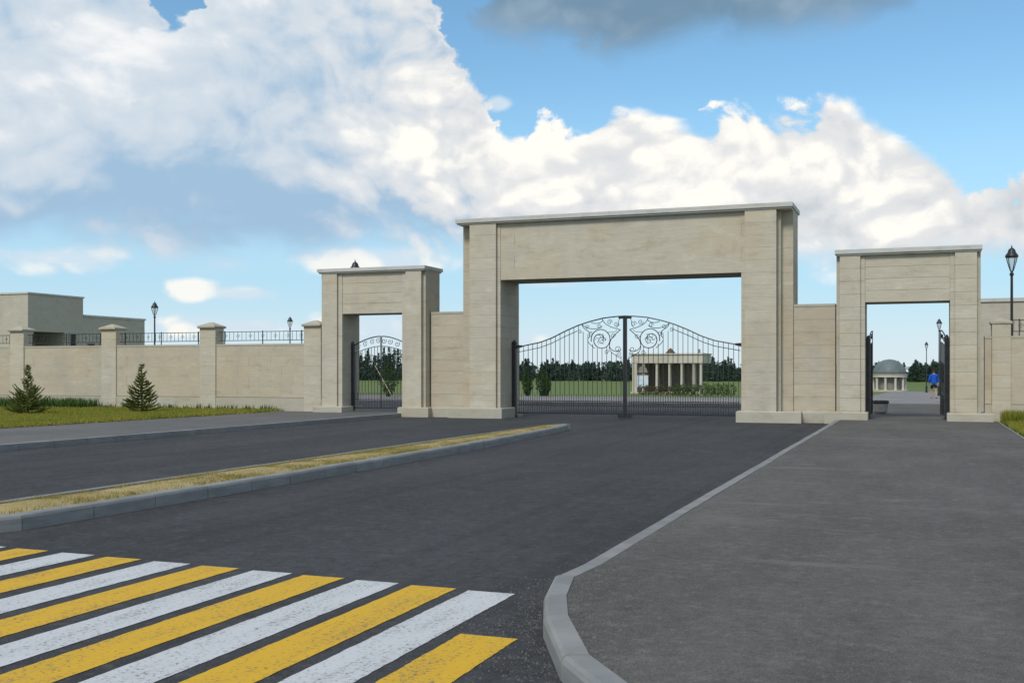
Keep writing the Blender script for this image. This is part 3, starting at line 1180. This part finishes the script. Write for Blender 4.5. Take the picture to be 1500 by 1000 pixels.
g0 = gz(99)
cb = tag(empty('colonnade', (-25.0, 98.9, g0)), 'pale stone colonnade pavilion seen through the right leaf of the main gate', 'pavilion')
z_ent0, z_ent1 = 2.78, 3.56
MB().box(-.2, 8.3, -.1, 4.4, -.2, .12).build('base', 'plinth_stone', cb)
MB().box(-.1, 8.2, 0, 4.2, z_ent0, z_ent1).build('entablature', 'pale_plaster', cb)
MB().box(-.22, 8.32, -.12, 4.32, z_ent1 + .002, z_ent1 + .12).build('cornice', 'coping_stone', cb)
for x_ in (1.3, 2.85, 4.3, 5.75, 7.1, 7.95):
    mb = MB(); column(mb, x_, .25, .12, z_ent0, .17); mb.build('column', 'pale_plaster', cb, smooth=False)
for x_ in (2.0, 3.5, 5.0, 6.4):
    mb = MB(); column(mb, x_, 3.8, .12, z_ent0, .17); mb.build('column', 'pale_plaster', cb)
MB().box(.0, .55, .05, 4.1, .12, z_ent0).build('end_wall', 'pale_plaster', cb)
MB().box(.6, 7.0, 4.12, 4.2, .12, z_ent0).build('back_wall', 'shade_stone', cb)
MB().loft([[(3.6, .9, z_ent1 + .1), (4.6, .9, z_ent1 + .1), (4.6, 2.2, z_ent1 + .1), (3.6, 2.2, z_ent1 + .1)],
           [(4.05, 1.5, z_ent1 + .62), (4.15, 1.5, z_ent1 + .62), (4.15, 1.6, z_ent1 + .62), (4.05, 1.6, z_ent1 + .62)]]).build('roof', 'brown_roof', cb)
MB().box(7.35, 7.6, 1.2, 1.45, z_ent1, z_ent1 + .5).build('chimney', 'shade_stone', cb)
MB().loft([[(.62 + .6 * math.cos(i * math.pi / 8) + .6, -.02, 1.9 + .6 * math.sin(i * math.pi / 8)) for i in range(9)],
           [(.62 + .6 * math.cos(i * math.pi / 8) + .6, .12, 1.9 + .6 * math.sin(i * math.pi / 8)) for i in range(9)]]).build('arch_panel', 'shade_stone', cb)

cb.scale = (.80, 1, 1)

g1 = gz(161)
dp = tag(empty('domed_pavilion', (-3.95, 161, g1)), 'small domed rotunda with columns seen through the open foot gateway', 'pavilion')
MB().lathe([(2.55, -.2), (2.55, .1), (2.45, .1), (2.45, .22), (.01, .22)], seg=28).build('base', 'plinth_stone', dp)
for k in range(10):
    a = k * math.pi / 5 + .1
    mb = MB(); column(mb, 2.1 * math.cos(a), 2.1 * math.sin(a), .22, 2.0, .17); mb.build('column', 'pale_plaster', dp)
MB().lathe([(2.1, 2.0), (2.38, 2.0), (2.38, 2.30), (2.46, 2.34), (2.46, 2.42), (1.9, 2.42)], seg=32).build('entablature', 'pale_plaster', dp)
MB().lathe([(1.5, .2), (1.5, 2.05)], seg=16).build('inner_wall', 'shade_stone', dp)
MB().lathe([(2.18, 2.42), (2.16, 2.75), (2.02, 3.25), (1.72, 3.75), (1.25, 4.15), (.65, 4.40), (.12, 4.48), (.01, 4.50)], seg=32).build('dome', 'roof_metal', dp, smooth=True)

# ------------------------------------------------------------------ small things beyond the gates
bn = tag(empty('litter_bin', (-1.37, 43.0, .10)), 'squat grey concrete litter bin with dark rim just inside the open gateway', 'bin')
MB().lathe([(.17, 0), (.24, .08), (.28, .36), (.29, .40), (.24, .40), (.23, .2), (.01, .2)], seg=16).build('bowl', 'bin_concrete', bn, smooth=False)
MB().lathe([(.30, .39), (.31, .43), (.29, .50), (.22, .50), (.22, .42)], seg=16).build('rim', 'black_iron', bn)

ib = tag(empty('notice_board', (-22.3, 92.0, gz(92))), 'pale blue and white notice board standing before the colonnade', 'sign')
for x_ in (-.38, .38):
    MB().box(x_ - .03, x_ + .03, -.03, .03, -.05, 1.55).build('post', 'window_frame', ib)
MB().box(-.48, .48, -.055, -.032, .55, 1.55).build('board', 'board_blue', ib)
MB().box(-.53, .53, -.05, .05, 1.552, 1.62).build('board_cap', 'window_frame', ib)

# ------------------------------------------------------------------ walker in blue
def skin_mesh(name, pts, edges, radii, root, material, parent, sub=2):
    me = bpy.data.meshes.new(name)
    me.from_pydata(pts, edges, [])
    o = bpy.data.objects.new(name, me)
    col.objects.link(o)
    o.parent = parent
    sk = o.modifiers.new('skin', 'SKIN')
    if not me.skin_vertices:
        me.attributes  # touch
    lay = me.skin_vertices[0].data if me.skin_vertices else None
    if lay is None:
        bpy.context.view_layer.objects.active = o
        bpy.ops.mesh.customdata_skin_add()
        lay = me.skin_vertices[0].data
    for v_, r_ in zip(lay, radii):
        v_.radius = r_ if isinstance(r_, tuple) else (r_, r_)
        v_.use_root = False
    lay[root].use_root = True
    sk.use_smooth_shade = True
    sb = o.modifiers.new('sub', 'SUBSURF')
    sb.levels = sub
    sb.render_levels = sub
    me.materials.append(M[material])
    return o


pr = tag(empty('person', (.83, 72.6, .02)), 'person in blue jacket and dark shorts walking along the path beyond the open gateway', 'person')
pr.rotation_euler = (0, 0, R(8))
# facing +y (away), mid stride; left leg forward
bp = [(0, 0, .95), (0, 0, 1.12), (0, .02, 1.32), (0, .01, 1.47), (0, .02, 1.56), (0, .04, 1.66), (0, .03, 1.76),
      (-.10, .0, .90), (-.11, .16, .50), (-.11, .12, .09), (-.11, .24, .04),
      (.10, .0, .90), (.11, -.04, .49), (.11, -.30, .13), (.11, -.22, .04),
      (-.19, .0, 1.43), (-.27, -.06, 1.17), (-.25, .08, .95), (-.24, .12, .86),
      (.19, .0, 1.43), (.27, .06, 1.17), (.28, .02, .92), (.28, .03, .82)]
be = [(0, 1), (1, 2), (2, 3), (3, 4), (4, 5), (5, 6), (0, 7), (7, 8), (8, 9), (9, 10), (0, 11), (11, 12), (12, 13), (13, 14), (3, 15), (15, 16), (16, 17), (17, 18), (3, 19), (19, 20), (20, 21), (21, 22)]
brd = [(.15, .11), (.13, .10), (.16, .11), (.10, .08), .055, (.085, .10), (.07, .08), .085, .058, .038, .035, .085, .058, .038, .035, .055, .042, .03, .032, .055, .042, .03, .032]
skin_mesh('body', bp, be, brd, 0, 'skin', pr)
jp = [(0, 0, .90), (0, 0, 1.12), (0, .02, 1.32), (0, .01, 1.47), (0, .015, 1.52), (-.19, 0, 1.43), (-.27, -.06, 1.17), (-.255, .06, .98), (.19, 0, 1.43), (.27, .06, 1.17), (.28, .02, .97)]
je = [(0, 1), (1, 2), (2, 3), (3, 4), (3, 5), (5, 6), (6, 7), (3, 8), (8, 9), (9, 10)]
skin_mesh('jacket', jp, je, [(.20, .15), (.19, .145), (.21, .15), (.15, .12), (.075, .07), .085, .07, .058, .085, .07, .058], 1, 'blue_cloth', pr)
sp = [(0, 0, .97), (0, 0, .88), (-.10, .01, .84), (-.11, .10, .62), (.10, .0, .84), (.11, -.02, .62)]
skin_mesh('shorts', sp, [(0, 1), (1, 2), (2, 3), (1, 4), (4, 5)], [(.17, .13), (.17, .13), .11, .095, .11, .095], 0, 'navy_cloth', pr)
hp = [(0, .0, 1.64), (0, .0, 1.73), (0, .03, 1.79)]
skin_mesh('hair', hp, [(0, 1), (1, 2)], [(.085, .07), (.10, .10), (.07, .075)], 1, 'hair', pr)
for pts in ([(-.11, .08, .05), (-.11, .18, .045), (-.11, .29, .04)], [(.11, -.33, .10), (.11, -.25, .05), (.11, -.16, .035)]):
    skin_mesh('shoe', pts, [(0, 1), (1, 2)], [.05, .052, .04], 1, 'shoe', pr, 1)

# ------------------------------------------------------------------ vegetation
def spruce(loc, h, r, label, seed, sparse):
    rnd = random.Random(seed)
    t = tag(empty('spruce_tree', loc), label, 'tree', 'young spruces on the lawn')
    MB().lathe([(.045, -.05), (.035, h * .3), (.018, h * .75), (.004, h)], seg=7).build('trunk', 'bark', t)
    cr = MB()
    wh = 17
    for w in range(wh):
        q = w / (wh - 1)
        zb = h * (.05 + .88 * q)
        if sparse:
            L = r * ((1 - q) ** 1.15 * .95 + .10) * (1.0 if q < .45 else .62)
        else:
            L = r * ((1 - q) ** 1.0 * .98 + .05)
        nb = 12 if q < .4 else (8 if q < .7 else 5)
        if sparse and q > .45:
            nb = 5
        for k in range(nb):
            a = rnd.uniform(0, 2 * math.pi)
            l = L * rnd.uniform(.72, 1.12)
            rise = rnd.uniform(.10, .40) + (.55 * q if sparse else .25 * q)
            d = Vector((math.cos(a), math.sin(a), 0))
            pts = [Vector((0, 0, zb)) + d * (l * s_) + Vector((0, 0, l * (rise * s_ * s_ * 1.4 - .10 * s_))) for s_ in (0, .25, .5, .75, 1)]
            cr.tube(pts, [.010, .008, .006, .005, .003], 3)
            steps = max(5, int(l / .028))
            for i in range(steps):
                s_ = .12 + .88 * i / steps
                f_ = s_ * 4
                i0 = min(int(f_), 3)
                p = pts[i0].lerp(pts[i0 + 1], f_ - i0)
                tdir = (pts[i0 + 1] - pts[i0]).normalized()
                for side in (-1, 1, 0):
                    n = tdir.cross(Vector((0, 0, 1))).normalized() * side + Vector((0, 0, rnd.uniform(-.25, .6)))
                    ln = rnd.uniform(.06, .15) * (1.2 - .5 * s_)
                    tip = p + (n * .8 + tdir * .9).normalized() * ln
                    ww = tdir.cross(n).normalized() * .014 + Vector((rnd.uniform(-.01, .01), rnd.uniform(-.01, .01), .014))
                    cr.tri(p - ww, p + ww, tip)
    cr.build('crown', 'spruce_needles', t)
    return t


spruce((-29.54, 30.2, .14), 1.82, .74, 'bushy young spruce with a bare leader, leftmost on the lawn', 3, True)
spruce((-27.06, 33.2, .14), 1.88, .70, 'neat cone-shaped young spruce before the boundary wall', 5, False)


def leaf_blob(mb, rnd, c, rx, ry, rz, n, size, power=1.0):
    for _ in range(n):
        while True:
            p = Vector((rnd.uniform(-1, 1), rnd.uniform(-1, 1), rnd.uniform(-1, 1)))
            if .15 < p.length < 1:
                break
        p = p.normalized() * (p.length ** power)
        q = Vector((c[0] + p.x * rx, c[1] + p.y * ry, c[2] + p.z * rz))
        a = Vector((rnd.gauss(0, 1), rnd.gauss(0, 1), rnd.gauss(0, 1))).normalized() * size * rnd.uniform(.6, 1.3)
        b_ = Vector((rnd.gauss(0, 1), rnd.gauss(0, 1), rnd.gauss(0, 1))).normalized() * size * rnd.uniform(.6, 1.3)
        mb.tri(q - a * .5, q + b_ * .6, q + a * .5)


def thuja(loc, h, r, label, seed, group='thujas beyond the gates'):
    rnd = random.Random(seed)
    t = tag(empty('thuja_shrub', loc), label, 'shrub', group)
    MB().lathe([(.05, -.05), (.03, h * .5), (.01, h * .8)], seg=6).build('trunk', 'bark', t)
    cr = MB()
    for k in range(9):
        q = k / 8
        rr = r * (math.sin(min(1, q * 1.25 + .25) * math.pi * .5) if q < .45 else (1 - ((q - .45) / .62) ** 1.6)) * rnd.uniform(.85, 1.15)
        leaf_blob(cr, rnd, (rnd.uniform(-.06, .06), rnd.uniform(-.06, .06), h * (.08 + .84 * q)), rr, rr, h * .12, 230, .12, .6)
    cr.build('crown', 'thuja_leaves', t)
    return t


thuja((-25.35, 71.0, 0), 1.75, .46, 'leftmost thuja by the left gate jamb, seen through the main gate', 11)
thuja((-24.75, 73.2, 0), 1.55, .42, 'middle thuja of the three seen through the main gate', 12)
thuja((-24.25, 71.0, 0), 1.85, .60, 'tallest thuja of the three seen through the main gate', 13)
thuja((-33.5, 66.0, 0), 2.3, .72, 'thuja seen through the bars of the left foot gate', 14)
stk = MB().tube([(-34.0, 65.0, 2.1), (-32.7, 65.0, .0)], .03, 6).build('wooden_stake', 'stake_wood')
tag(stk, 'pale wooden stake leaning before the thuja behind left foot gate', 'stake')


def hedge(name, x0, x1, y, h, material, label, seed, dens=420):
    rnd = random.Random(seed)
    t = tag(empty(name, ((x0 + x1) / 2, y, gz(y))), label, 'hedge')
    cr = MB()
    n = int((x1 - x0) / .45)
    for k in range(n):
        x_ = -(x1 - x0) / 2 + (k + .5) * (x1 - x0) / n
        hh = h * rnd.uniform(.8, 1.1)
        leaf_blob(cr, rnd, (x_, rnd.uniform(-.1, .1), hh * .5), .42, .44, hh * .54, dens // 2, .15, .6)
    cr.build('foliage', material, t)
    st = MB()
    for k in range(n):
        x_ = -(x1 - x0) / 2 + (k + .5) * (x1 - x0) / n
        st.tube([(x_, 0, -.05), (x_ + .05, 0, h * .6)], .02, 4)
    st.build('stem', 'bark', t)
    return t


hedge('hedge', -17.0, -12.6, 80.0, .95, 'hedge_leaves', 'clipped green hedge in front of the colonnade, behind right gate leaf', 21)
hedge('shrub_row', -20.6, -17.3, 84.0, .75, 'red_leaves', 'low reddish shrubs left of the hedge before the colonnade', 22)
hedge('hedge', -12.2, -8.2, 86.0, .75, 'hedge_leaves', 'short green hedge beyond the right hinge post of the main gate', 23)

# the far wood reads as one dark mass
rnd = random.Random(31)
wood = MB()
for k in range(760):
    x_ = rnd.uniform(-330, 60)
    y_ = rnd.uniform(400, 455)
    big_ = math.sin(x_ * .055) + .7 * math.sin(x_ * .021 + 1)
    h = rnd.uniform(6.6, 9.3) * (1.02 + .06 * big_) * (1.38 if x_ < -205 else (.80 if x_ > -70 else 1.0))
    z0 = gz(y_)
    conif = rnd.random() < .55
    r = h * (rnd.uniform(.19, .25) if conif else rnd.uniform(.27, .36))
    wood.tube([(x_, y_, z0 - .3), (x_, y_, z0 + h * .7)], .16, 4)
    leaf_blob(wood, rnd, (x_, y_, z0 + h * .22), r * 1.5, r * 1.5, h * .24, 34, 1.3, .6)
    if conif:
        for q in range(7):
            f_ = q / 6
            leaf_blob(wood, rnd, (x_, y_, z0 + h * (.10 + .84 * f_)), r * (1.08 - f_), r * (1.08 - f_), h * .10, 22, 1.15, .6)
    else:
        for q in range(6):
            leaf_blob(wood, rnd, (x_ + rnd.uniform(-.6, .6) * r, y_ + rnd.uniform(-.6, .6) * r, z0 + h * rnd.uniform(.15, .84)), r * .62, r * .62, h * .16, 28, 1.2, .6)
tag(wood.build('far_wood', 'wood_leaves'), 'dark green wood along the horizon behind the gates', 'wood', kind='stuff')


def blades(name, material, area, n, hmin, hmax, z, label, seed, width=.012, tuft=4, test=None):
    rnd = random.Random(seed)
    mb = MB()
    made = 0
    while made < n:
        x_ = rnd.uniform(area[0], area[1])
        y_ = rnd.uniform(area[2], area[3])
        if test and not test(x_, y_, rnd):
            made += .2
            continue
        for _ in range(tuft):
            a = rnd.uniform(0, 6.283)
            h = rnd.uniform(hmin, hmax)
            lean = rnd.uniform(.1, .7) * h
            bx, by = x_ + rnd.uniform(-.06, .06), y_ + rnd.uniform(-.06, .06)
            w = width * rnd.uniform(.7, 1.4)
            ca, sa = math.cos(a), math.sin(a)
            mb.tri((bx - sa * w, by + ca * w, z - .02), (bx + sa * w, by - ca * w, z - .02), (bx + ca * lean, by + sa * lean, z + h))
        made += 1
    o = mb.build(name, material)
    return tag(o, label, 'grass', kind='stuff')


def patchy(x_, y_, rnd):
    return x_ < pline(near_e, y_) - .16 and math.sin(x_ * 1.7 + 2 * math.sin(y_ * .9)) * math.sin(y_ * 1.3 + x_ * .4) > rnd.uniform(-1.3, .7)


blades('lawn_grass', 'lawn_blades', (-40, -23.25, 21, 36.95), 26000, .04, .13, .15, 'olive green grass on the lawn before the boundary wall', 41, .016, 4)
blades('verge_grass', 'lawn_blades', (2.36, 5.5, 24, 36.9), 9000, .04, .16, .14, 'green grass on the verge right of the path', 42, .012, 4)
blades('tall_weeds', 'weed_leaves', (-39, -32.2, 35.6, 36.9), 700, .15, .50, .16, 'tall green weeds along the foot of the boundary wall', 43, .035, 4)
blades('tall_weeds', 'weed_leaves', (-32.2, -23.5, 36.6, 36.95), 110, .06, .28, .16, 'scattered low weeds at the wall foot by the left gateway', 44, .03, 4)
blades('corner_weeds', 'lawn_blades', (2.4, 3.4, 35.2, 36.9), 500, .12, .42, .14, 'taller grass in the corner of verge and right boundary wall', 46, .02, 4)
blades('median_grass', 'dry_blades', (-9.80, -8.90, 8.9, 29.0), 5500, .010, .040, MH, 'dry yellowish grass growing on the sandy median', 45, .006, 4, patchy)


rnd = random.Random(55)
grit = MB()
kp = [(-2.52, 26.0)] + corner[:6]
for _ in range(2600):
    i_ = rnd.choice([0, 0, 0, 1, 2, 3, 3, 4, 4, 5])
    a, b_ = Vector(kp[i_]), Vector(kp[i_ + 1])
    q_ = rnd.random()
    d_ = (b_ - a).normalized()
    nrm = Vector((-d_.y, d_.x))
    road_side = rnd.random() < .6
    off = -abs(rnd.gauss(0, .28)) - .01 if road_side else KW + .01 + abs(rnd.gauss(0, .20))
    p = a.lerp(b_, q_) + nrm * off
    z_ = 0 if road_side else KERB
    r_ = rnd.uniform(.003, .009) * (1.6 if rnd.random() < .06 else 1)
    h_ = r_ * rnd.uniform(.7, 1.3)
    an = rnd.uniform(0, 6.28)
    base_ = [(p.x + r_ * math.cos(an + k * 2.09) * rnd.uniform(.7, 1.2), p.y + r_ * math.sin(an + k * 2.09) * rnd.uniform(.7, 1.2), z_) for k in range(3)]
    tip = (p.x, p.y, z_ + h_)
    for k in range(3):
        grit.tri(base_[k], base_[(k + 1) % 3], tip)
tag(grit.build('grit', 'grit_stone'), 'loose grit gathered along the right kerb', 'grit', kind='stuff')
